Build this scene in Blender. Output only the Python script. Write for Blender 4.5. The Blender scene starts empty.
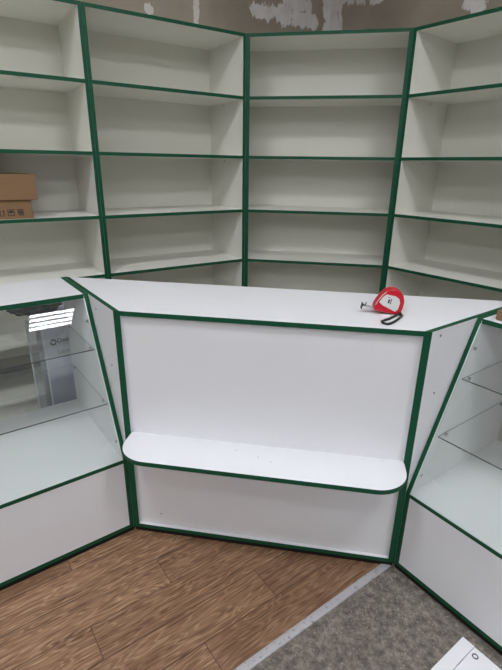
import bpy, bmesh, math, random
from mathutils import Vector, Matrix
R = random.Random(7)
S = bpy.context.scene
COL = S.collection

# ------------------------------------------------------------------ camera
cam = bpy.data.objects.new('camera', bpy.data.cameras.new('camera'))
COL.objects.link(cam)
cr = Vector((0.98605880, 0.16586181, 0.01333817))
cu = Vector((-0.07074520, 0.34532911, 0.93581137))
cf = Vector((-0.15060931, 0.92370865, -0.35224873))
M = Matrix((cr, cu, -cf)).transposed().to_4x4()
M.translation = (0.6754938, -1.3165549, 1.3515416)
cam.matrix_world = M
cam.data.sensor_fit = 'AUTO'
cam.data.sensor_width = 36.0
cam.data.lens = 449.484 / 670 * 36.0
cam.data.clip_start = 0.01
S.camera = cam

# ------------------------------------------------------------------ world, exposure
w = bpy.data.worlds.new('world')
S.world = w
w.use_nodes = True
w.node_tree.nodes['Background'].inputs[0].default_value = (0.8, 0.9, 1.0, 1)
w.node_tree.nodes['Background'].inputs[1].default_value = 0.0
S.view_settings.view_transform = 'Standard'
S.view_settings.look = 'None'
S.view_settings.gamma = 1
S.view_settings.use_curve_mapping = False
S.view_settings.exposure = -0.02
S.cycles.transparent_max_bounces = 32   # glass seen through glass
LAMP = 34.0                     # strength of the LED strips in the ceiling panels

# ------------------------------------------------------------------ materials
def mat(name, col, rough=0.5, metal=0.0, spec=0.5, emit=None, strength=0):
    m = bpy.data.materials.new(name)
    m.use_nodes = True
    b = m.node_tree.nodes['Principled BSDF']
    b.inputs['Base Color'].default_value = (*col, 1)
    b.inputs['Roughness'].default_value = rough
    b.inputs['Metallic'].default_value = metal
    b.inputs['Specular IOR Level'].default_value = spec
    if emit:
        b.inputs['Emission Color'].default_value = (*emit, 1)
        b.inputs['Emission Strength'].default_value = strength
    return m

class NT:
    """small node-graph helper"""
    def __init__(s, m):
        s.t = m.node_tree; s.b = s.t.nodes['Principled BSDF']
    def n(s, typ, **kw):
        nd = s.t.nodes.new(typ)
        for k, v in kw.items(): setattr(nd, k, v)
        return nd
    def l(s, a, b): s.t.links.new(a, b)
    def val(s, sock, v):
        if hasattr(v, 'is_linked') or isinstance(v, bpy.types.NodeSocket): s.l(v, sock)
        else: sock.default_value = v
    def math(s, op, a, b=0.0, c=0.0, clamp=False):
        nd = s.n('ShaderNodeMath', operation=op, use_clamp=clamp)
        for i, v in enumerate((a, b, c)): s.val(nd.inputs[i], v)
        return nd.outputs[0]
    def coords(s):
        tc = s.n('ShaderNodeTexCoord'); sp = s.n('ShaderNodeSeparateXYZ')
        s.l(tc.outputs['Object'], sp.inputs[0]); return tc.outputs['Object'], sp.outputs
    def comb(s, x, y, z):
        c = s.n('ShaderNodeCombineXYZ')
        for i, v in enumerate((x, y, z)): s.val(c.inputs[i], v)
        return c.outputs[0]
    def noise(s, vec, scale, detail=4, rough=0.5, dist=0.0):
        nd = s.n('ShaderNodeTexNoise')
        s.val(nd.inputs['Vector'], vec); nd.inputs['Scale'].default_value = scale
        nd.inputs['Detail'].default_value = detail; nd.inputs['Roughness'].default_value = rough
        nd.inputs['Distortion'].default_value = dist
        return nd.outputs['Fac']
    def mix(s, f, a, b):
        nd = s.n('ShaderNodeMix', data_type='RGBA')
        s.val(nd.inputs[0], f)
        for i, v in ((6, a), (7, b)):
            if isinstance(v, tuple): nd.inputs[i].default_value = (*v, 1) if len(v) == 3 else v
            else: s.l(v, nd.inputs[i])
        return nd.outputs[2]
    def ramp(s, f, *stops):
        nd = s.n('ShaderNodeValToRGB'); e = nd.color_ramp.elements
        while len(e) < len(stops): e.new(0.5)
        for i, (p, c) in enumerate(stops): e[i].position = p; e[i].color = (*c, 1)
        s.l(f, nd.inputs[0]); return nd.outputs[0]
    def step(s, v, a, b):
        nd = s.n('ShaderNodeMapRange', interpolation_type='SMOOTHSTEP')
        s.val(nd.inputs[0], v); nd.inputs[1].default_value = a; nd.inputs[2].default_value = b
        return nd.outputs[0]
    def bump(s, h, strength, dist=0.002):
        nd = s.n('ShaderNodeBump'); nd.inputs['Strength'].default_value = strength
        nd.inputs['Distance'].default_value = dist
        s.l(h, nd.inputs['Height']); s.l(nd.outputs[0], s.b.inputs['Normal'])

WHITE = mat('white_melamine', (0.80, 0.80, 0.79), 0.38, spec=0.4)
g = NT(WHITE); v, _ = g.coords()
g.l(g.mix(g.noise(v, 6, 5, 0.6), (0.792, 0.796, 0.815), (0.820, 0.824, 0.844)), g.b.inputs['Base Color'])
SHELFWHITE = mat('warm_white_melamine', (0.80, 0.795, 0.755), 0.42, spec=0.35)
g = NT(SHELFWHITE); v, _ = g.coords()
g.l(g.mix(g.noise(v, 6, 5, 0.6), (0.79, 0.785, 0.715), (0.82, 0.815, 0.745)), g.b.inputs['Base Color'])
HDF = mat('white_hardboard', (0.76, 0.755, 0.68), 0.5, spec=0.3)
GREEN = mat('green_edge_banding', (0.007, 0.078, 0.036), 0.5, spec=0.22)
g = NT(GREEN); v, _ = g.coords()
g.l(g.mix(g.noise(v, 14, 3), (0.006, 0.070, 0.032), (0.008, 0.086, 0.040)), g.b.inputs['Base Color'])
CHROME = mat('chrome', (0.62, 0.63, 0.64), 0.22, metal=1)
ALU = mat('aluminium', (0.62, 0.62, 0.64), 0.55, metal=0.35)
g = NT(ALU); v, _ = g.coords()
g.l(g.mix(g.step(g.noise(v, 55, 5, 0.75), 0.55, 0.66), (0.50, 0.49, 0.51), (0.20, 0.19, 0.19)), g.b.inputs['Base Color'])
BLACK = mat('black_plastic', (0.012, 0.012, 0.013), 0.5)
INK = mat('black_ink', (0.025, 0.022, 0.02), 0.7)
RED = mat('red_plastic', (0.56, 0.012, 0.03), 0.32)
LABELW = mat('white_label', (0.74, 0.74, 0.72), 0.4)
CARD = mat('brown_cardboard', (0.30, 0.19, 0.105), 0.8, spec=0.2)
g = NT(CARD); v, o = g.coords()
g.l(g.mix(g.noise(g.comb(g.math('MULTIPLY', o[0], 3.0), o[1], g.math('MULTIPLY', o[2], 60.0)), 3, 3), (0.215, 0.128, 0.066), (0.265, 0.160, 0.086)), g.b.inputs['Base Color'])
CARDIN = mat('dark_cardboard_print', (0.07, 0.04, 0.02), 0.8)
LAMPBACK = mat('grey_lamp_housing', (0.22, 0.22, 0.23), 0.6)
LEDSPOT = mat('led_strip_bright', (1, 1, 1), 0.5, emit=(0.93, 0.95, 1.0), strength=LAMP * 2.1)
FRAMEW = mat('white_enamel', (0.8, 0.8, 0.8), 0.4)
LED = mat('led_strip', (1, 1, 1), 0.5, emit=(0.93, 0.95, 1.0), strength=LAMP * 0.8)
LEDROW = mat('led_strip_row', (1, 1, 1), 0.5, emit=(0.93, 0.95, 1.0), strength=LAMP * 1.95)
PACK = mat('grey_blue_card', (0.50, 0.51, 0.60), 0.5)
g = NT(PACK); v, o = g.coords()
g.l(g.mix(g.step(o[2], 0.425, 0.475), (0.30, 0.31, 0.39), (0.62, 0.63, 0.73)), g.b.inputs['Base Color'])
PACKINK = mat('grey_ink', (0.03, 0.025, 0.05), 0.6)
PACKPALE = mat('pale_green_ink', (0.30, 0.37, 0.40), 0.6)
GAPSHADE = mat('dark_rubber', (0.02, 0.016, 0.014), 0.8, spec=0.1)  # near-black colour standing in for shade in the gap below the furniture
RING = mat('dark_steel', (0.16, 0.16, 0.20), 0.35, metal=0.7)

def glassy(name, tint, base=0.04, rough=0.0, haze=None):
    """clear sheet: straight-through transmission plus a Fresnel reflection (Schlick) on each face"""
    m = bpy.data.materials.new(name); m.use_nodes = True
    t = m.node_tree; t.nodes.remove(t.nodes['Principled BSDF'])
    out = t.nodes['Material Output']
    lw = t.nodes.new('ShaderNodeLayerWeight'); lw.inputs[0].default_value = 0.5
    p = t.nodes.new('ShaderNodeMath'); p.operation = 'POWER'; p.inputs[1].default_value = 5
    t.links.new(lw.outputs['Facing'], p.inputs[0])
    ma = t.nodes.new('ShaderNodeMath'); ma.operation = 'MULTIPLY_ADD'
    ma.inputs[1].default_value = 1 - base; ma.inputs[2].default_value = base
    t.links.new(p.outputs[0], ma.inputs[0])
    tr = t.nodes.new('ShaderNodeBsdfTransparent'); tr.inputs[0].default_value = (*tint, 1)
    gl = t.nodes.new('ShaderNodeBsdfGlossy'); gl.inputs['Roughness'].default_value = rough
    mx = t.nodes.new('ShaderNodeMixShader')
    t.links.new(ma.outputs[0], mx.inputs[0]); t.links.new(tr.outputs[0], mx.inputs[1]); t.links.new(gl.outputs[0], mx.inputs[2])
    last = mx.outputs[0]
    if haze:
        df = t.nodes.new('ShaderNodeBsdfDiffuse'); df.inputs[0].default_value = (0.75, 0.77, 0.80, 1)
        m2 = t.nodes.new('ShaderNodeMixShader'); m2.inputs[0].default_value = haze
        t.links.new(last, m2.inputs[1]); t.links.new(df.outputs[0], m2.inputs[2]); last = m2.outputs[0]
    t.links.new(last, out.inputs[0])
    return m
GLASS = glassy('clear_glass', (0.968, 0.986, 0.974), haze=0.02)
SHEETGLASS = glassy('shelf_glass', (0.994, 0.997, 0.995), 0.012)
GLASSEDGE = mat('ground_glass_edge', (0.62, 0.72, 0.68), 0.35)
DARKEDGE = mat('dark_glass_edge', (0.05, 0.075, 0.068), 0.3)
SIDEEDGE = mat('pale_glass_edge', (0.30, 0.34, 0.32), 0.35)
FILM = glassy('clear_film', (0.93, 0.94, 0.96), 0.05, 0.08, haze=0.14)

# wood-look floor: planks run along (1,1)
WOOD = mat('wood_floor', (0.2, 0.1, 0.05), 0.45, spec=0.35)
g = NT(WOOD); v, o = g.coords()
q = math.sqrt(0.5)
al = g.math('MULTIPLY', g.math('ADD', o[0], o[1]), q)
ac = g.math('MULTIPLY', g.math('SUBTRACT', o[0], o[1]), q)
k = g.math('DIVIDE', g.math('SUBTRACT', ac, 0.305), 0.125)
row = g.math('FLOOR', k); fr = g.math('SUBTRACT', k, row)
pos = g.math('DIVIDE', g.math('SUBTRACT', g.math('ADD', al, 0.268), g.math('MULTIPLY', row, 0.55)), 0.83)
cell = g.math('FLOOR', pos); fp = g.math('SUBTRACT', pos, cell)
tone = g.math('FRACT', g.math('ADD', g.math('MULTIPLY_ADD', row, 0.37, 20.45), g.math('MULTIPLY', cell, 0.45)))
off = g.math('MULTIPLY', tone, 17.0)
gv = g.comb(g.math('MULTIPLY', g.math('ADD', al, off), 1.0), g.math('MULTIPLY', ac, 8.0), off)
warp = g.noise(g.comb(g.math('MULTIPLY', g.math('ADD', al, off), 2.6), g.math('MULTIPLY', ac, 17.0), off), 1.3, 2, 0.5)
grain = g.noise(g.comb(g.math('MULTIPLY', g.math('ADD', al, off), 4.5), g.math('MULTIPLY', ac, 120.0), off), 1.4, 5, 0.8, 0.2)
broad = g.noise(g.comb(g.math('MULTIPLY', g.math('ADD', al, off), 2.0), g.math('MULTIPLY', ac, 20.0), off), 1.2, 2, 0.5)
rings = g.math('SINE', g.math('MULTIPLY', warp, 75.0))
rg = g.math('POWER', g.math('MULTIPLY_ADD', rings, 0.5, 0.5), 3.0)
fine = g.math('ADD', g.math('MULTIPLY', rg, 0.12), g.math('ADD', g.math('MULTIPLY', grain, 0.72), g.math('MULTIPLY', broad, 0.16)))
c = g.ramp(fine, (0.35, (0.10, 0.049, 0.026)), (0.43, (0.225, 0.123, 0.067)), (0.53, (0.345, 0.205, 0.120)), (0.66, (0.50, 0.335, 0.215)))
c = g.mix(g.math('MULTIPLY_ADD', tone, 0.60, -0.05), c, (0.115, 0.055, 0.028))
seam = g.math('MAXIMUM', g.step(g.math('ABSOLUTE', g.math('SUBTRACT', fr, 0.5)), 0.478, 0.492), g.step(g.math('ABSOLUTE', g.math('SUBTRACT', fp, 0.5)), 0.4975, 0.4992))
c = g.mix(g.math('MULTIPLY', seam, 0.7), c, (0.045, 0.022, 0.014))
g.l(c, g.b.inputs['Base Color']); g.bump(fine, 0.12, 0.001)

CONC = mat('concrete_floor', (0.2, 0.19, 0.17), 0.75, spec=0.25)
g = NT(CONC); v, o = g.coords()
vo = g.n('ShaderNodeTexVoronoi'); vo.inputs['Scale'].default_value = 110; g.l(v, vo.inputs['Vector'])
chips = g.step(vo.outputs['Distance'], 0.34, 0.20)
sp = g.n('ShaderNodeSeparateColor'); g.l(vo.outputs['Color'], sp.inputs[0])
chips = g.math('MULTIPLY', chips, g.step(sp.outputs[0], 0.62, 0.80))
c = g.ramp(g.noise(v, 38, 7, 0.8), (0.36, (0.085, 0.075, 0.062)), (0.5, (0.170, 0.150, 0.126)), (0.64, (0.30, 0.27, 0.23)))
c = g.mix(g.math('MULTIPLY', chips, 0.55), c, (0.42, 0.38, 0.31))
c = g.mix(g.step(g.noise(v, 120, 3), 0.62, 0.74), c, (0.085, 0.075, 0.065))
g.l(c, g.b.inputs['Base Color']); g.bump(g.noise(v, 90, 6), 0.25, 0.002)

def plaster(name, blobs, seed):
    """taupe skim coat with smears of pale putty; blobs = (x along wall, z, rx, rz)"""
    m = mat(name, (0.2, 0.17, 0.15), 0.85, spec=0.2)
    g = NT(m); v, o = g.coords()
    base = g.ramp(g.noise(v, 1.6, 5, 0.6), (0.35, (0.31, 0.262, 0.205)), (0.65, (0.42, 0.365, 0.295)))
    nz = g.noise(g.comb(g.math('MULTIPLY', o[0], 22.0), seed, g.math('MULTIPLY', o[2], 8.0)), 1.0, 5, 0.62, 0.8)
    total = None
    for (bx, bz, rx, rz) in blobs:
        dx = g.math('DIVIDE', g.math('SUBTRACT', o[0], bx), rx); dz = g.math('DIVIDE', g.math('SUBTRACT', o[2], bz), rz)
        d = g.math('SQRT', g.math('ADD', g.math('MULTIPLY', dx, dx), g.math('MULTIPLY', dz, dz)))
        f = g.math('SUBTRACT', 1.0, d)
        total = f if total is None else g.math('MAXIMUM', total, f)
    mask = g.step(g.math('ADD', total, g.math('MULTIPLY', g.math('SUBTRACT', nz, 0.5), 2.6)), 0.0, 0.16)
    # nothing far from any blob
    mask = g.math('MULTIPLY', mask, g.step(total, -0.75, -0.35))
    put = g.ramp(g.noise(v, 11, 4), (0.3, (0.66, 0.62, 0.60)), (0.7, (0.80, 0.77, 0.755)))
    g.l(g.mix(mask, base, put), g.b.inputs['Base Color'])
    g.bump(g.math('ADD', mask, g.math('MULTIPLY', g.noise(v, 30, 5), 0.4)), 0.35, 0.003)
    return m
PAINT = mat('plain_plaster', (0.30, 0.28, 0.26), 0.85, spec=0.2)
g = NT(PAINT); v, _ = g.coords()
g.l(g.ramp(g.noise(v, 2, 5), (0.35, (0.26, 0.24, 0.22)), (0.65, (0.34, 0.32, 0.30))), g.b.inputs['Base Color'])
CEIL = mat('ceiling_paint', (0.62, 0.62, 0.61), 0.8, spec=0.2)
g = NT(CEIL); v, _ = g.coords()
g.l(g.ramp(g.noise(v, 3, 4), (0.3, (0.58, 0.58, 0.57)), (0.7, (0.66, 0.66, 0.65))), g.b.inputs['Base Color'])

# ------------------------------------------------------------------ mesh helpers
class MB:
    def __init__(s): s.bm = bmesh.new()
    def hexa(s, p, mi=0):
        vs = [s.bm.verts.new(x) for x in p]
        for f in ((0, 3, 2, 1), (4, 5, 6, 7), (0, 1, 5, 4), (1, 2, 6, 5), (2, 3, 7, 6), (3, 0, 4, 7)):
            s.bm.faces.new([vs[i] for i in f]).material_index = mi
        return s
    def box(s, x0, x1, y0, y1, z0, z1, mi=0):
        x0, x1 = min(x0, x1), max(x0, x1); y0, y1 = min(y0, y1), max(y0, y1); z0, z1 = min(z0, z1), max(z0, z1)
        return s.hexa([(x0, y0, z0), (x1, y0, z0), (x1, y1, z0), (x0, y1, z0), (x0, y0, z1), (x1, y0, z1), (x1, y1, z1), (x0, y1, z1)], mi)
    def prism(s, poly, a, b, ax='z', mi=0, capmi=None):
        """extrude a 2-D outline: ax z -> (x,y)+z, ax x -> (y,z)+x, ax y -> (x,z)+y"""
        f = {'z': lambda u, v, h: (u, v, h), 'x': lambda u, v, h: (h, u, v), 'y': lambda u, v, h: (u, h, v)}[ax]
        lo = [s.bm.verts.new(f(u, v, a)) for u, v in poly]; hi = [s.bm.verts.new(f(u, v, b)) for u, v in poly]
        cm = mi if capmi is None else capmi
        s.bm.faces.new(lo[::-1]).material_index = cm; s.bm.faces.new(hi).material_index = cm
        n = len(poly)
        for i in range(n):
            s.bm.faces.new((lo[i], lo[(i + 1) % n], hi[(i + 1) % n], hi[i])).material_index = mi
        return s
    def tube(s, pts, r, n=8, mi=0, closed=False):
        pts = [Vector(p) for p in pts]; rings = []
        m = len(pts)
        for i, p in enumerate(pts):
            if closed: t = pts[(i + 1) % m] - pts[i - 1]
            else: t = pts[min(i + 1, m - 1)] - pts[max(i - 1, 0)]
            t.normalize()
            a = t.cross(Vector((0, 0, 1)))
            if a.length < 1e-3: a = t.cross(Vector((1, 0, 0)))
            a.normalize(); b = t.cross(a)
            rings.append([s.bm.verts.new(p + (a * math.cos(q) + b * math.sin(q)) * r) for q in (2 * math.pi * j / n for j in range(n))])
        for i in range(m if closed else m - 1):
            A, B = rings[i], rings[(i + 1) % m]
            for j in range(n):
                s.bm.faces.new((A[j], A[(j + 1) % n], B[(j + 1) % n], B[j])).material_index = mi
        if not closed:
            s.bm.faces.new(rings[0][::-1]).material_index = mi; s.bm.faces.new(rings[-1]).material_index = mi
        return s
    def disc(s, c, axis, r, h, n=14, mi=0):
        a = Vector(axis).normalized()
        return s.tube([Vector(c), Vector(c) + a * h], r, n, mi)
    def build(s, name, mats, parent=None, label=None, bevel=0.0, smooth=False):
        bmesh.ops.recalc_face_normals(s.bm, faces=s.bm.faces[:])
        me = bpy.data.meshes.new(name); s.bm.to_mesh(me); s.bm.free()
        for m in (mats if isinstance(mats, (list, tuple)) else [mats]): me.materials.append(m)
        if smooth:
            for p in me.polygons: p.use_smooth = True
        o = bpy.data.objects.new(name, me); COL.objects.link(o)
        if parent: o.parent = parent
        if label: o['label'] = label
        if bevel:
            b = o.modifiers.new('bevel', 'BEVEL'); b.width = bevel; b.segments = 2; b.limit_method = 'ANGLE'
        return o

def thing(name, label, cat, loc=(0, 0, 0), rz=0.0, group=None):
    o = bpy.data.objects.new(name, None); COL.objects.link(o)
    o.empty_display_size = 0.1
    o.location = loc; o.rotation_euler = (0, 0, rz)
    o['label'] = label; o['category'] = cat
    if group: o['group'] = group
    return o
def structure(o, label, cat):
    o['kind'] = 'structure'; o['label'] = label; o['category'] = cat
    return o
def dup(root, loc, rz, label):
    r = root.copy(); COL.objects.link(r); r.location = loc; r.rotation_euler = (0, 0, rz); r['label'] = label
    for ch in [c for c in root.children]:
        c2 = ch.copy(); COL.objects.link(c2); c2.parent = r
        for gch in [c for c in ch.children]:
            d = gch.copy(); COL.objects.link(d); d.parent = c2
    return r
def text_mesh(name, body, size, material, parent, mtx, extrude=0.0002):
    cu_ = bpy.data.curves.new(name, 'FONT'); cu_.body = body; cu_.size = size; cu_.extrude = extrude; cu_.offset = 0.0007
    tmp = bpy.data.objects.new(name + '_curve', cu_); COL.objects.link(tmp)
    dg = bpy.context.evaluated_depsgraph_get()
    me = bpy.data.meshes.new_from_object(tmp.evaluated_get(dg))
    bpy.data.objects.remove(tmp)
    me.transform(mtx); me.materials.clear(); me.materials.append(material)
    o = bpy.data.objects.new(name, me); COL.objects.link(o); o.parent = parent
    return o

T = 0.016          # board thickness
FLOOR = -0.021     # the furniture stands on low glides

# ------------------------------------------------------------------ fixed plan of the shop corner
A = Vector((0.1779623, 1.4322762, 0)); B = Vector((1.0342860, 1.4208967, 0))     # front corners of the corner unit
d2 = Vector((-0.7345481, -0.6785566, 0)); n2 = Vector((-0.6785566, 0.7345481, 0))
d4 = Vector((0.7430738, -0.6692095, 0)); n4 = Vector((0.6692095, 0.7430738, 0))
LU = 0.8493; DU = 0.392; HU = 2.008
dl = Vector((-0.6972644, -0.7168140, 0)); nl = Vector((-0.7168140, 0.6972644, 0))
dr = Vector((0.7101097, -0.7040911, 0)); nr = Vector((0.7040911, 0.7101097, 0))
W = 1.00265; HC = 0.9

# ------------------------------------------------------------------ room
CZ = 2.95
wl = A + n2 * 0.465; wr = B + n4 * 0.465
den = d2.x * (-d4.y) - d2.y * (-d4.x)
dd = wr - wl
tk = (dd.x * (-d4.y) - dd.y * (-d4.x)) / den
K = wl + d2 * tk                                   # room corner behind the corner unit
LW = 6.2
P1 = K + d2 * LW; P2 = K + d4 * LW; P3 = K + d2 * LW + d4 * LW
def floor_mesh():
    m = MB()
    q_ = math.sqrt(0.5)
    X0 = 0.686                                     # across-coordinate of the flooring's edge
    a0, a1 = -9.0, 9.0
    def pt(a, c): return ((a + c) * q_, (a - c) * q_)
    m.prism([pt(a0, -9), pt(a1, -9), pt(a1, X0), pt(a0, X0)], FLOOR - 0.06, FLOOR, mi=0)
    m.prism([pt(a0, X0), pt(a1, X0), pt(a1, 9), pt(a0, 9)], FLOOR - 0.06, FLOOR - 0.0015, mi=1)
    return m.build('floor', [WOOD, CONC])
structure(floor_mesh(), 'brown wood-look plank floor meeting bare grey concrete along a metal strip', 'floor')
def wall(name, origin, dirv, nrm, length, m, label):
    o = MB().box(0, length, 0, 0.1, FLOOR, CZ).build(name, m)
    o.location = origin
    o.rotation_euler = (0, 0, math.atan2(dirv.y, dirv.x))
    return structure(o, label, 'wall')
# left wall: local x runs from far left to the corner; putty positions measured along it
sK = (K - A).dot(d2)
PL = plaster('left_wall_plaster', [
    (LW + sK - 0.05, 2.22, 0.022, 0.10), (LW + sK - 0.345, 2.165, 0.03, 0.03), (LW + sK + 0.30, 2.40, 0.16, 0.05), (LW + sK + 0.32, 2.395, 0.16, 0.04), (LW + sK + 0.56, 2.285, 0.18, 0.055), (LW + sK + 0.42, 2.27, 0.10, 0.05), (LW + sK + 0.75, 2.28, 0.16, 0.05),
    (LW + sK + 0.70, 2.36, 0.12, 0.05), (LW, 2.36, 0.06, 0.26)], 1.7)
PR = plaster('right_wall_plaster', [(0.02, 2.3, 0.10, 0.22), (0.22, 2.42, 0.20, 0.05), (0.42, 2.36, 0.12, 0.035), (0.93, 2.30, 0.06, 0.03), (1.02, 2.19, 0.035, 0.03), (1.08, 2.17, 0.05, 0.04)], 4.1)
wall('wall_left', P1, -d2, n2, LW, PL, 'taupe plaster wall with pale putty smears above the left shelving')
wall('wall_right', K, d4, n4, LW, PR, 'taupe plaster wall with putty marks above the right shelving')
wall('wall_back', P3, (P1 - P3).normalized(), None, LW, PAINT, 'plain grey plaster wall behind the viewer, left')
wall('wall_front', P2, (P3 - P2).normalized(), None, LW, PAINT, 'plain grey plaster wall behind the viewer, right')
structure(MB().prism([(p.x, p.y) for p in (K, P1, P3, P2)], CZ, CZ + 0.06).build('ceiling', CEIL), 'plain pale ceiling', 'ceiling')

# metal threshold strip where the flooring ends
q = math.sqrt(0.5)
def thr():
    m = MB(); a0, a1 = -0.9, 0.72
    prof = [(0.672, FLOOR), (0.700, FLOOR - 0.0015), (0.699, FLOOR + 0.002), (0.694, FLOOR + 0.0036), (0.679, FLOOR + 0.0036), (0.673, FLOOR + 0.002)]
    vs0 = [m.bm.verts.new(((a0 + c) * q, (a0 - c) * q, z)) for c, z in prof]
    vs1 = [m.bm.verts.new(((a1 + c) * q, (a1 - c) * q, z)) for c, z in prof]
    for i in range(len(prof)):
        j = (i + 1) % len(prof); m.bm.faces.new((vs0[i], vs0[j], vs1[j], vs1[i]))
    m.bm.faces.new(vs0); m.bm.faces.new(vs1[::-1])
    return m.build('trim_1', ALU)
structure(thr(), 'silver metal threshold strip between wood floor and concrete', 'trim')

# ------------------------------------------------------------------ ceiling lamps (0.6 m LED panels, four strips each)
def make_lamp(label, sx, sy, led):
    """sx along the strips, sy across"""
    hx, hy = sx / 2, sy / 2; f_ = min(0.02, sx * 0.05)
    t = thing('ceiling_light', label, 'lamp', group='LED ceiling panels')
    f = MB()
    f.box(-hx, hx, -hy, hy, -0.012, 0)
    for a, b in ((-hx, -hx + f_), (hx - f_, hx)): f.box(a, b, -hy, hy, -0.024, -0.012)
    for a, b in ((-hy, -hy + f_ / 2), (hy - f_ / 2, hy)): f.box(-hx + f_, hx - f_, a, b, -0.024, -0.012)
    f.build('lamp_frame', LAMPBACK, t)
    st = sy / 4
    for i in range(4):
        y = -hy + st * (i + 0.5)
        MB().box(-hx + f_, hx - f_, y - st * .25, y + st * .25, -0.020, -0.0125).build('light_strip', led, t)
    return t
rl = math.atan2(d4.y, d4.x)
LAMPS = [((0.72, 0.19), 'small LED ceiling panel above the white counter'),
         ((-0.42, -0.96), 'LED ceiling panel above the glass case on the left'),
         ((1.86, -0.96), 'LED ceiling panel above the glass case on the right'),
         ((2.895, -1.905), 'four-strip LED ceiling panel mirrored in the left glass case'),
         ((0.72, -2.10), 'LED ceiling panel behind the viewer, second row'),
         ((-1.55, -2.10), 'LED ceiling panel behind the viewer, near the left wall'),  # this panel and the ones below are unseen, added as frontal fill
         ((1.86, -3.25), 'LED ceiling panel behind the viewer, third row on the right'),
         ((-0.42, -3.25), 'LED ceiling panel behind the viewer, third row on the left'),
         ((0.72, -4.40), 'LED ceiling panel furthest behind the viewer')]
L0 = make_lamp(LAMPS[0][1], 0.32, 0.26, LEDSPOT)
L0.location = (*LAMPS[0][0], CZ); L0.rotation_euler = (0, 0, math.radians(45))
L1 = make_lamp(LAMPS[1][1], 0.54, 0.41, LEDROW)
L1.location = (*LAMPS[1][0], CZ); L1.rotation_euler = (0, 0, math.radians(46))
dup(L1, (*LAMPS[2][0], CZ), math.radians(46), LAMPS[2][1])
L1 = L3 = None
for (x, y), lab in LAMPS[3:]:
    if L1 is None: L1 = make_lamp(lab, 0.54, 0.41, LED); L1.location = (x, y, CZ); L1.rotation_euler = (0, 0, math.radians(46))
    elif y < -3:
        if L3 is None: L3 = make_lamp(lab, 0.54, 0.41, LEDROW); L3.location = (x, y, CZ); L3.rotation_euler = (0, 0, math.radians(46))  # third row: unseen panels added for fill light
        else: dup(L3, (x, y, CZ), math.radians(46), lab)
    else: dup(L1, (x, y, CZ), math.radians(46), lab)
# ------------------------------------------------------------------ tall shelving
ZS = [1.7023, 1.3973, 1.0991, 0.8012, 0.5, 0.2]
def straight_unit(label):
    t = thing('shelving_unit', label, 'shelving', group='tall white shelving units with green edges')
    L = LU - 0.001
    for x0, x1, s in ((0, T, 1), (L - T, L, -1)):
        p = MB().box(x0, x1, 0.001, DU, 0.0, HU - T).build('side_panel', SHELFWHITE, t)
        MB().box(x0, x1, 0, 0.001, 0, HU - T).build('edge_band', GREEN, p)
        xi = x1 if s > 0 else x0
        for z in ZS[:4]: MB().disc((xi - s * 0.0004, 0.21, z - 0.020), (s, 0, 0), 0.0042, 0.0008).build('screw_head', RING, p)
    p = MB().box(0, L, 0.001, DU, HU - T, HU).build('top_panel', SHELFWHITE, t)
    MB().box(0, L, 0, 0.001, HU - T, HU).build('edge_band', GREEN, p)
    for i, z in enumerate(ZS):
        p = MB().box(T, L - T, 0.001, DU - 0.008, z - T / 2, z + T / 2).build('shelf', SHELFWHITE, t)
        if i < 4: MB().box(T, L - T, 0, 0.001, z - T / 2, z + T / 2).build('edge_band', GREEN, p)
        else: MB().box(T, L - T, 0, 0.001, z - T / 2, z + T / 2).build('edge_band', SHELFWHITE, p)
    MB().box(T, L - T, 0.02, 0.02 + T, 0, 0.2 - T / 2).build('plinth', SHELFWHITE, t)
    # thin back board; it stops short above the lowest shelf
    MB().box(T, L - T, DU - 0.008, DU - 0.004, 0.30, HU - T).build('back_panel', HDF, t)
    for x in (T / 2, L - T / 2):
        for y in (0.05, DU - 0.05): MB().box(x - .007, x + .007, y - .02, y + .02, FLOOR, 0).build('glide', BLACK, t)
    return t
r2 = math.atan2(-d2.y, -d2.x)
C = A + d2 * LU
U2 = straight_unit('tall white green-edged shelving unit left of the corner unit, all shelves empty')
U2.location = C; U2.rotation_euler = (0, 0, r2)
U1 = dup(U2, C + d2 * LU, r2, 'leftmost tall white shelving unit, the one holding two cardboard boxes')
U4 = dup(U2, B, math.atan2(d4.y, d4.x), 'tall white green-edged shelving unit at the right, angled, beside the corner unit')

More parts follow.
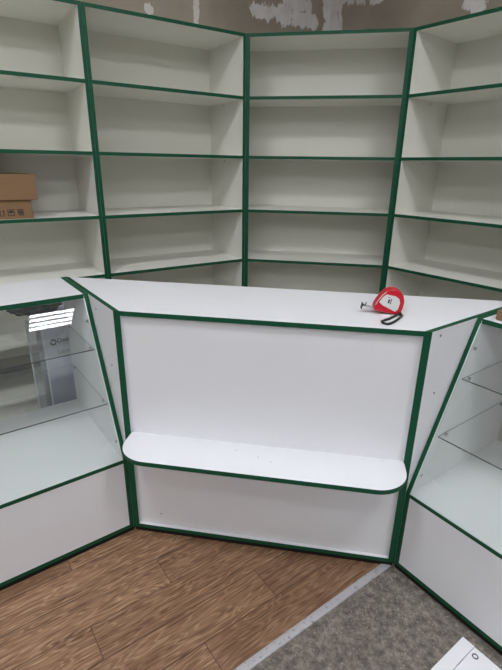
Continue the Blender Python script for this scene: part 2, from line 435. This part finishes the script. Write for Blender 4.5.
def corner_unit():
    u = (B - A); Lw = u.length; ang = math.atan2(u.y, u.x)
    t = thing('corner_shelving_unit', 'wedge-shaped white shelving unit in the middle, facing the viewer behind the counter', 'shelving', A, ang, 'tall white shelving units with green edges')
    inv = Matrix.Rotation(-ang, 4, 'Z')
    a = inv @ n2; b = inv @ n4
    e = 0.0008
    y1 = 0.335
    def left(y, off=0.0): return a.x / a.y * y + e + off / a.y
    def right(y, off=0.0): return Lw + b.x / b.y * y - e - off / b.y
    for s in (0, 1):
        f = left if s == 0 else right
        pl = [(f(0.001), 0.001), (f(0.001, T), 0.001), (f(y1, T), y1), (f(y1), y1)]
        p = MB().prism(pl, 0, HU - T).build('side_panel', SHELFWHITE, t)
        MB().prism([(f(0), 0), (f(0, T), 0), (f(0.001, T), 0.001), (f(0.001), 0.001)], 0, HU - T).build('edge_band', GREEN, p)
    def slab(name, z0, z1, off, back, m=GREEN):
        pl = [(left(0.001, off), 0.001), (right(0.001, off), 0.001), (right(back, off), back), (left(back, off), back)]
        p = MB().prism(pl, z0, z1).build(name, SHELFWHITE, t)
        pl = [(left(0, off), 0), (right(0, off), 0), (right(0.001, off), 0.001), (left(0.001, off), 0.001)]
        MB().prism(pl, z0, z1).build('edge_band', m, p)
    slab('top_panel', HU - T, HU, 0, y1)
    for i, z in enumerate(ZS): slab('shelf', z - T / 2, z + T / 2, T, y1 - 0.005, GREEN if i < 4 else SHELFWHITE)
    pl = [(left(0.02, T), 0.02), (right(0.02, T), 0.02), (right(0.036, T), 0.036), (left(0.036, T), 0.036)]
    MB().prism(pl, 0, 0.2 - T / 2).build('plinth', SHELFWHITE, t)
    pl = [(left(y1 - .005, T), y1 - .005), (right(y1 - .005, T), y1 - .005), (right(y1 - .001, T), y1 - .001), (left(y1 - .001, T), y1 - .001)]
    MB().prism(pl, 0.0, HU - T).build('back_panel', HDF, t)
    for x, y in ((left(0.05, 0.002), 0.05), (right(0.05, 0.018), 0.05), (left(0.28, 0.002), 0.28), (right(0.28, 0.018), 0.28)):
        MB().box(x, x + 0.016, y - .02, y + .02, FLOOR, 0).build('glide', BLACK, t)
    return t
corner_unit()

# ------------------------------------------------------------------ centre counter
def counter():
    t = thing('counter', 'white wedge-shaped counter with a rounded bag ledge, between the two glass cases', 'counter')
    DB = 0.403
    def left(y, off=0.0): return nl.x / nl.y * y + off / nl.y
    def right(y, off=0.0): return W + nr.x / nr.y * y - off / nr.y
    for s, f in ((0, left), (1, right)):
        nrm = nl if s == 0 else nr; sx = -1 if s == 0 else 1
        pl = [(f(0.001), 0.001), (f(0.001, T), 0.001), (f(DB, T), DB), (f(DB), DB)]
        p = MB().prism(pl, 0, HC - 0.001).build('side_panel', WHITE, t)
        pl0 = [(f(0), 0), (f(0, T), 0), (f(0.001, T), 0.001), (f(0.001), 0.001)]
        m = MB().prism(pl0, 0, HC - 0.001)
        m.prism([(f(0), 0), (f(0, T), 0), (f(DB, T), DB), (f(DB), DB)], HC - 0.001, HC)
        m.build('edge_band', GREEN, p)
        base = Vector((0, 0, 0)) if s == 0 else Vector((W, 0, 0))
        out = dl if s == 0 else dr
        for nn, z in ((0.181, 0.859), (0.067, 0.679)) if s == 0 else ((0.048, 0.878), (0.0676, 0.678)):
            c_ = base + nrm * nn + Vector((0, 0, z)); MB().disc(c_ - out * 0.0005, out, 0.0042, 0.0011).build('screw_head', RING, p)
    def slab(name, z0, z1, y0, y1, band=True):
        yb = y0 + 0.001 if band else y0
        pl = [(left(yb, T), yb), (right(yb, T), yb), (right(y1, T), y1), (left(y1, T), y1)]
        p = MB().prism(pl, z0, z1).build(name, WHITE, t)
        if band:
            pl = [(left(y0, T), y0), (right(y0, T), y0), (right(yb, T), yb), (left(yb, T), yb)]
            MB().prism(pl, z0, z1).build('edge_band', GREEN, p)
        return p
    slab('counter_top', HC - T, HC, 0, DB)
    slab('bottom_panel', 0, T, 0, DB)
    MB().box(0.004, W - 0.004, 0.006, 0.014, FLOOR, 0).build('kick_strip', GAPSHADE, t)  # dark strip added to paint the shade under the counter
    fp = slab('front_panel', T, HC - T, 0.014, 0.030, False)
    h = MB(); h.disc((0.111, 0.0142, 0.068), (0, -1, 0), 0.0028, 0.0008); h.build('screw_head', RING, fp)
    slab('inner_shelf', 0.44, 0.44 + T, 0.14, DB - 0.01, False)
    # bag ledge with rounded front corners
    zt = 0.433; x0, x1, yf, r = 0.022, W - 0.020, -0.152, 0.105
    outl = [(x0, 0.0138), (x1, 0.0138)]
    outl = [(x0, 0.0138)]
    for k in range(13):
        a_ = math.pi + k / 12 * math.pi / 2; outl.append((x0 + r + r * math.cos(a_), yf + r + r * math.sin(a_)))
    for k in range(13):
        a_ = 1.5 * math.pi + k / 12 * math.pi / 2; outl.append((x1 - r + r * math.cos(a_), yf + r + r * math.sin(a_)))
    outl.append((x1, 0.0138))
    p = MB().prism(outl, zt - T, zt).build('ledge', WHITE, t)
    m = MB()
    n = len(outl)
    off = []
    for i, (x, y) in enumerate(outl):
        cx = min(max(x, x0 + r), x1 - r); cy = max(y, yf + r)
        v_ = Vector((x - cx, y - cy))
        if i in (0, n - 1): v_ = Vector((-1 if i == 0 else 1, 0))
        v_.normalize(); off.append((x + v_.x * 0.0012, y + v_.y * 0.0012))
    for i in range(n - 1):
        a0, a1, b0, b1 = outl[i], outl[i + 1], off[i], off[i + 1]
        m.hexa([(*a0, zt - T), (*a1, zt - T), (*b1, zt - T), (*b0, zt - T), (*a0, zt), (*a1, zt), (*b1, zt), (*b0, zt)])
    m.build('edge_band', GREEN, p)
    for x, y in ((0.50, -0.055), (0.545, -0.075), (0.42, -0.03)):
        MB().disc((x, y, zt - 0.0003), (0, 0, 1), 0.0018, 0.0006, 8).build('dust_speck', RING, p)
    for x, y in ((0.03, 0.05), (W - 0.03, 0.05), (-0.2, 0.36), (W + 0.2, 0.36)): MB().disc((x, y, FLOOR), (0, 0, 1), 0.014, -FLOOR).build('glide', BLACK, t)
    return t
counter()

# ------------------------------------------------------------------ slanted glass display cases
def display(sg, origin, rz, label, length, sL):
    """local x runs along the front away from the counter (times sg), y to the back"""
    ZG, DD = 0.322, 0.572
    t = thing('glass_display_case', label, 'display case', origin, rz, 'slant-fronted glass display cases')
    X = lambda v_: sg * v_
    g0 = 0.0016
    def xbox(m, a, b, *r): return m.box(X(a), X(b), *r)
    prof = [(0, 0), (0, ZG), (sL, HC), (DD, HC), (DD, 0)]
    sl = Vector((sL, HC - ZG)).normalized(); ins = 0.001
    for x0, x1 in ((g0, g0 + T), (length - T, length)):
        inner = [(ins, 0), (ins, ZG - 0.0003), (sL + ins * 0.6, HC - ins), (DD, HC - ins), (DD, 0)]
        p = MB().prism(inner, X(x0), X(x1), 'x').build('end_panel', WHITE, t)
        m = MB()
        for i in (0, 1, 2):
            (ya, za), (yb, zb) = prof[i], prof[i + 1]; (yc, zc), (yd, zd) = inner[i + 1], inner[i]
            m.prism([(ya, za), (yb, zb), (yc, zc), (yd, zd)], X(x0), X(x1), 'x')
        m.build('edge_band', GREEN, p)
        s = 1 if x0 < 0.1 else -1
        if s > 0:
            for nn, z in ((0.228, 0.803), (0.230, 0.694), (0.515, 0.694), (0.152, 0.503), (0.520, 0.503), (0.046, 0.380)):
                m = MB(); m.disc((X(x1), nn, z), (X(1), 0, 0), 0.0035, 0.007, 10); m.disc((X(x1 + .001), nn, z), (X(1), 0, 0), 0.0062, 0.007, 12)
                m.build('shelf_pin', CHROME, t, 'chrome shelf pin')
        else:
            for nn, z in ((0.230, 0.694), (0.515, 0.694), (0.152, 0.503), (0.520, 0.503)):
                m = MB(); m.disc((X(x0), nn, z), (X(-1), 0, 0), 0.0035, 0.012, 10); m.disc((X(x0 - .006), nn, z), (X(-1), 0, 0), 0.0065, 0.007, 12)
                m.build('shelf_pin', CHROME, t, 'chrome shelf pin')
    a, b = g0 + T, length - T
    def board(name, y0, y1, z0, z1, band=True):
        m = MB(); xbox(m, a, b, y0 + (0.001 if band else 0), y1, z0, z1); p = m.build(name, WHITE, t)
        if band:
            m = MB(); xbox(m, a, b, y0, y0 + 0.001, z0, z1); m.build('edge_band', GREEN, p)
        return p
    board('top_panel', sL, DD, HC - T, HC)
    board('deck', 0, DD, ZG - T, ZG)
    board('bottom_panel', 0, DD, 0, T)
    m = MB(); xbox(m, g0, length, 0.006, 0.014, FLOOR, 0); m.build('kick_strip', GAPSHADE, t)  # same painted gap shade, below the case front
    board('base_panel', 0.0006, 0.0166, T, ZG - T, False)
    # slanted glass sheet lying between the end panels
    n_ = Vector((sl.y, -sl.x))                     # outward normal in (y,z)
    def P_(s, d): 
        q_ = Vector((0, ZG)) + sl * s - n_ * d; return (q_.x, q_.y)
    Ls = Vector((sL, HC - T - ZG)).length - 0.003
    m = MB().prism([P_(0.0044, 0.0005), P_(Ls, 0.0005), P_(Ls, 0.0045), P_(0.0044, 0.0045)], X(a + 0.0042), X(b - 0.0042), 'x', mi=0)
    m.bm.faces.ensure_lookup_table()
    for f in m.bm.faces:
        nn = f.normal if f.normal.length else None
    gp = m.build('glass_front', [GLASS, GLASSEDGE], t)
    for pf in gp.data.polygons:
        nv = pf.normal
        if abs(nv.x) > 0.5 or abs(nv.y * sl.x + nv.z * sl.y) > 0.5: pf.material_index = 1
    for x0, x1 in ((a + 0.0005, a + 0.0040), (b - 0.0040, b - 0.0005)):
        MB().prism([P_(0.003, 0.0004), P_(Ls, 0.0004), P_(Ls, 0.0046), P_(0.003, 0.0046)], X(x0), X(x1), 'x').build('edge_trim', GLASSEDGE, gp, 'pale ground glass edge')
    MB().prism([P_(0.0005, 0.0004), P_(0.0042, 0.0004), P_(0.0042, 0.0046), P_(0.0005, 0.0046)], X(a + 0.0005), X(b - 0.0005), 'x').build('edge_trim', GLASSEDGE, gp, 'pale ground glass edge')
    for z, yf, yb in ((0.7012, 0.186, 0.545), (0.5102, 0.102, 0.545)):
        m = MB(); xbox(m, a + 0.003, b - 0.003, yf, yb, z, z + 0.004)
        o = m.build('glass_shelf', [SHEETGLASS, DARKEDGE, SIDEEDGE], t)
        for pf in o.data.polygons:
            if pf.normal.y < -0.5: pf.material_index = 1
            elif abs(pf.normal.x) > 0.5: pf.material_index = 2
    for x in (0.05, length - 0.05):
        for y in (0.06, DD - 0.06): MB().disc((X(x), y, FLOOR), (0, 0, 1), 0.02, -FLOOR).build('glide', BLACK, t)
    return t
rL = math.atan2(-dl.y, -dl.x); rR = math.atan2(dr.y, dr.x)
display(-1, (0, 0, 0), rL, 'glass-fronted white display case on the left, mirroring a ceiling lamp in its glass', 1.20, 0.256)
display(1, (W, 0, 0), rR, 'glass-fronted white display case on the right, with a small brown box on top', 1.20, 0.248)

# ------------------------------------------------------------------ cardboard boxes on the left unit
U1o = C + d2 * LU
def carton(name, label, x0, x1, y0, y1, z0, z1, group):
    """box in the coordinates of the leftmost unit; x from its left end"""
    t = thing(name, label, 'box', U1o + (-d2) * x0 + n2 * y0 + Vector((0, 0, z0)), r2, group)
    return t, x1 - x0, y1 - y0, z1 - z0
ZB = 1.0991 + T / 2
t, lx, ly, lz = carton('cardboard_box', 'lower brown cardboard box with printed symbols, lying on the left shelf', LU - 0.62, LU - 0.314, 0.012, 0.235, ZB, ZB + 0.083, 'cardboard boxes on the left shelf')
MB().box(0, lx, 0, ly, 0, lz).build('carton', CARD, t, bevel=0.002)
def rect(m, x0, x1, z0, z1): m.box(x0, x1, -0.0006, 0.0002, z0, z1)
k_ = 0.72
s = MB(); ox = lx - 0.066; oz = 0.015                    # hatched fragile mark
for i in range(4): s.prism([(ox + k_ * u, oz + k_ * v) for u, v in ((i * .0095, .040), (.006 + i * .0095, .040), (.012 + i * .0085, 0), (.007 + i * .0085, 0))], -0.0006, 0.0002, 'y')
rect(s, ox + k_ * .002, ox + k_ * .036, oz + k_ * .018, oz + k_ * .023); s.build('fragile_mark', INK, t)
s = MB(); ox = lx - 0.106                                # umbrella in a frame
for a_, b_, c_, d_ in ((0, .04, 0, .004), (0, .004, 0, .04), (.036, .04, 0, .04), (0, .04, .036, .04), (.018, .022, .006, .03)): rect(s, ox + k_ * a_, ox + k_ * b_, oz + k_ * c_, oz + k_ * d_)
s.prism([(ox + k_ * u, oz + k_ * v) for u, v in ((.004, .020), (.009, .030), (.020, .035), (.031, .030), (.036, .020))], -0.0006, 0.0002, 'y'); s.build('umbrella_mark', INK, t)
s = MB(); ox = lx - 0.143                                # this-way-up arrows
rect(s, ox, ox + k_ * .036, oz, oz + k_ * .004)
for a_ in (.002, .022):
    rect(s, ox + k_ * (a_ + .004), ox + k_ * (a_ + .009), oz + k_ * .006, oz + k_ * .026)
    s.prism([(ox + k_ * a_, oz + k_ * .025), (ox + k_ * (a_ + .013), oz + k_ * .025), (ox + k_ * (a_ + .0065), oz + k_ * .040)], -0.0006, 0.0002, 'y')
s.build('arrow_mark', INK, t)
t, lx, ly, lz = carton('cardboard_box', 'upper plain brown cardboard box, overhanging the printed box below it', LU - 0.66, LU - 0.286, 0.002, 0.262, ZB + 0.0835, ZB + 0.194, 'cardboard boxes on the left shelf')
MB().box(0, lx, 0, ly, 0, lz).build('carton', CARD, t, bevel=0.003)
MB().box(-0.001, lx + 0.001, -0.0012, ly + 0.001, lz - 0.010, lz + 0.0012).build('lid_rim', CARD, t)

# small carton on the right-hand case
p = Vector((W, 0, HC)) + dr * 0.045 + nr * 0.27
t = thing('cardboard_box', 'small brown cardboard box on top of the right display case', 'box', p, rR)
MB().box(0, 0.16, 0.0, 0.11, 0, 0.035).build('carton', CARD, t, bevel=0.006)
MB().box(0.06, 0.10, -0.0004, 0.1104, 0.0345, 0.0354).build('packing_tape', LABELW, t)

# ------------------------------------------------------------------ tape measure
TO = Vector((0.843, 0.140, HC + 0.0135))
tm = thing('tape_measure', 'red and white tape measure with a black wrist strap on the counter', 'tape measure', TO)
tm.rotation_euler = (0, math.radians(9), math.radians(3))
kx, kz = 0.88, 1.03
sc_ = lambda L_: [(x * kx, z * kz) for x, z in L_]
case = [(0.0, 0.004), (0.006, 0.0), (0.094, 0.0), (0.100, 0.006), (0.1035, 0.025), (0.102, 0.045), (0.094, 0.062), (0.080, 0.074), (0.062, 0.079), (0.044, 0.077), (0.028, 0.069), (0.016, 0.054), (0.006, 0.034), (0.0, 0.016)]
MB().prism(sc_(case), 0.0, 0.042, 'y').build('case', RED, tm, bevel=0.004)
lab = [(0.013, 0.030), (0.028, 0.022), (0.078, 0.009), (0.086, 0.018), (0.087, 0.040), (0.080, 0.052), (0.066, 0.058), (0.032, 0.059), (0.021, 0.048)]
lo = MB().prism(sc_(lab), -0.0012, 0.001, 'y').build('side_label', LABELW, tm)
for a_, b_, c_, d_ in ((.043, .049, .032, .045), (.052, .055, .030, .048), (.040, .048, .050, .0515)):
    MB().box(a_ * kx, b_ * kx, -0.0018, -0.0010, c_ * kz, d_ * kz).build('print_mark', INK, lo)
MB().tube([(x * kx, -0.0002, z * kz) for x, z in ((0.003, 0.020), (0.008, 0.035), (0.017, 0.0525), (0.029, 0.0665))], 0.0011, 6).build('side_line', LABELW, tm, 'white line')
MB().box(-0.036, 0.004, 0.012, 0.031, 0.0045, 0.0062).build('tape_blade', ALU, tm)
m = MB(); m.box(-0.0375, -0.035, 0.010, 0.033, -0.007, 0.012); m.box(-0.0375, -0.028, 0.010, 0.033, 0.0062, 0.0075); m.build('end_hook', BLACK, tm)
MB().box(-0.026, -0.0235, 0.019, 0.024, 0.0062, 0.017).build('hook_rivet', BLACK, tm)
im = tm.rotation_euler.to_matrix().inverted()
loc_ = lambda p_: im @ (Vector(p_) - TO)
loop = [(0.926, 0.146), (0.908, 0.118), (0.890, 0.090), (0.873, 0.070), (0.863, 0.056), (0.866, 0.041), (0.877, 0.034), (0.888, 0.042), (0.904, 0.066), (0.919, 0.096), (0.934, 0.130)]
MB().tube([loc_((x, y, 0.9042)) for x, y in loop], 0.0041, 6, closed=True).build('wrist_strap', BLACK, tm, smooth=True)
MB().tube([loc_(p_) for p_ in ((0.925, 0.150, 0.912), (0.930, 0.142, 0.909), (0.932, 0.136, 0.905))], 0.003, 6).build('strap_ring', BLACK, tm)

# ------------------------------------------------------------------ film-wrapped pack behind the left case
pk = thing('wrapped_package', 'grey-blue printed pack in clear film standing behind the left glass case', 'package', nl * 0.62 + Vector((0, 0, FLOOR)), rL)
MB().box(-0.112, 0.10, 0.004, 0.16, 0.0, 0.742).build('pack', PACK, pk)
def film():
    m = MB(); n = 14; rows = 12
    xs = [-0.170 + 0.056 * i / n for i in range(n + 1)]
    grid = [[m.bm.verts.new((x, 0.03 + 0.012 * math.sin(i * 1.9 + j * 0.35) * (1 - i / n), 0.0 + 0.735 * j / rows)) for i, x in enumerate(xs)] for j in range(rows + 1)]
    for j in range(rows):
        for i in range(n): m.bm.faces.new((grid[j][i], grid[j][i + 1], grid[j + 1][i + 1], grid[j + 1][i]))
    for i in range(2): pass
    return m
fo = film().build('film_wrap', FILM, pk, 'wrinkled clear film', smooth=True)
sm = fo.modifiers.new('solid', 'SOLIDIFY'); sm.thickness = 0.0008
MB().tube([(-0.167, 0.028, 0.0 + 0.735 * j / 10) for j in range(11)], 0.0035, 6).build('film_seam', FRAMEW, pk)
MB().tube([(-0.112, 0.002, 0.0 + 0.742 * j / 10) for j in range(11)], 0.003, 6).build('corner_fold', FRAMEW, pk)
rx = Matrix.Rotation(math.pi / 2, 4, 'X')
text_mesh('lettering', 'Dett', 0.028, PACKINK, pk, Matrix.Translation((-0.056, 0.0036, 0.616)) @ rx)
text_mesh('lettering', 'Lami', 0.030, PACKPALE, pk, Matrix.Translation((-0.060, 0.0036, 0.562)) @ rx)
s = MB()
ring = [(-0.072 + 0.0125 * math.cos(k * math.pi / 3), 0.0036, 0.622 + 0.0125 * math.sin(k * math.pi / 3)) for k in range(6)]
s.tube(ring, 0.0046, 6, closed=True); s.build('logo', PACKINK, pk)

bag = thing('plastic_bag', 'crumpled black plastic bag lying on top of the film-wrapped pack', 'bag', nl * 0.62 + Vector((0, 0, FLOOR + 0.742)), rL)
m = MB(); bmesh.ops.create_icosphere(m.bm, subdivisions=4, radius=1.0)
for vx in m.bm.verts:
    c_ = vx.co
    k_ = 1 + 0.16 * math.sin(7 * c_.x + 3 * c_.z) * math.cos(6 * c_.y + 2 * c_.x) + 0.10 * math.sin(15 * c_.x + 9 * c_.y) + R.uniform(-0.05, 0.05)
    vx.co = (-0.105 + c_.x * 0.105 * k_, 0.09 + c_.y * 0.085 * k_, max(0.0005, 0.042 + c_.z * 0.046 * k_))
m.build('bag_body', BLACK, bag)
MB().tube([(-0.17, 0.05, 0.05), (-0.205, 0.03, 0.056), (-0.215, 0.04, 0.040), (-0.185, 0.06, 0.030)], 0.006, 6).build('bag_handle', BLACK, bag)

# ------------------------------------------------------------------ white board lying on the concrete
p = Vector((W, 0, FLOOR - 0.0015)) + dr * 0.2955 - nr * 0.044
t = thing('white_board', 'white laminate board with a round lock ring, lying on the concrete by the right case', 'board', p, rR)
MB().box(0, 0.0375, -0.42, 0, 0, 0.012).build('rail', WHITE, t)
MB().box(0.0390, 0.36, -0.42, 0, 0, 0.0105).build('panel', WHITE, t)
rg_ = [(0.0545 + 0.0075 * math.cos(k * math.pi / 9), -0.026 + 0.0075 * math.sin(k * math.pi / 9), 0.0110) for k in range(18)]
MB().tube(rg_, 0.0019, 6, closed=True).build('lock_ring', RING, t, 'dark steel ring')
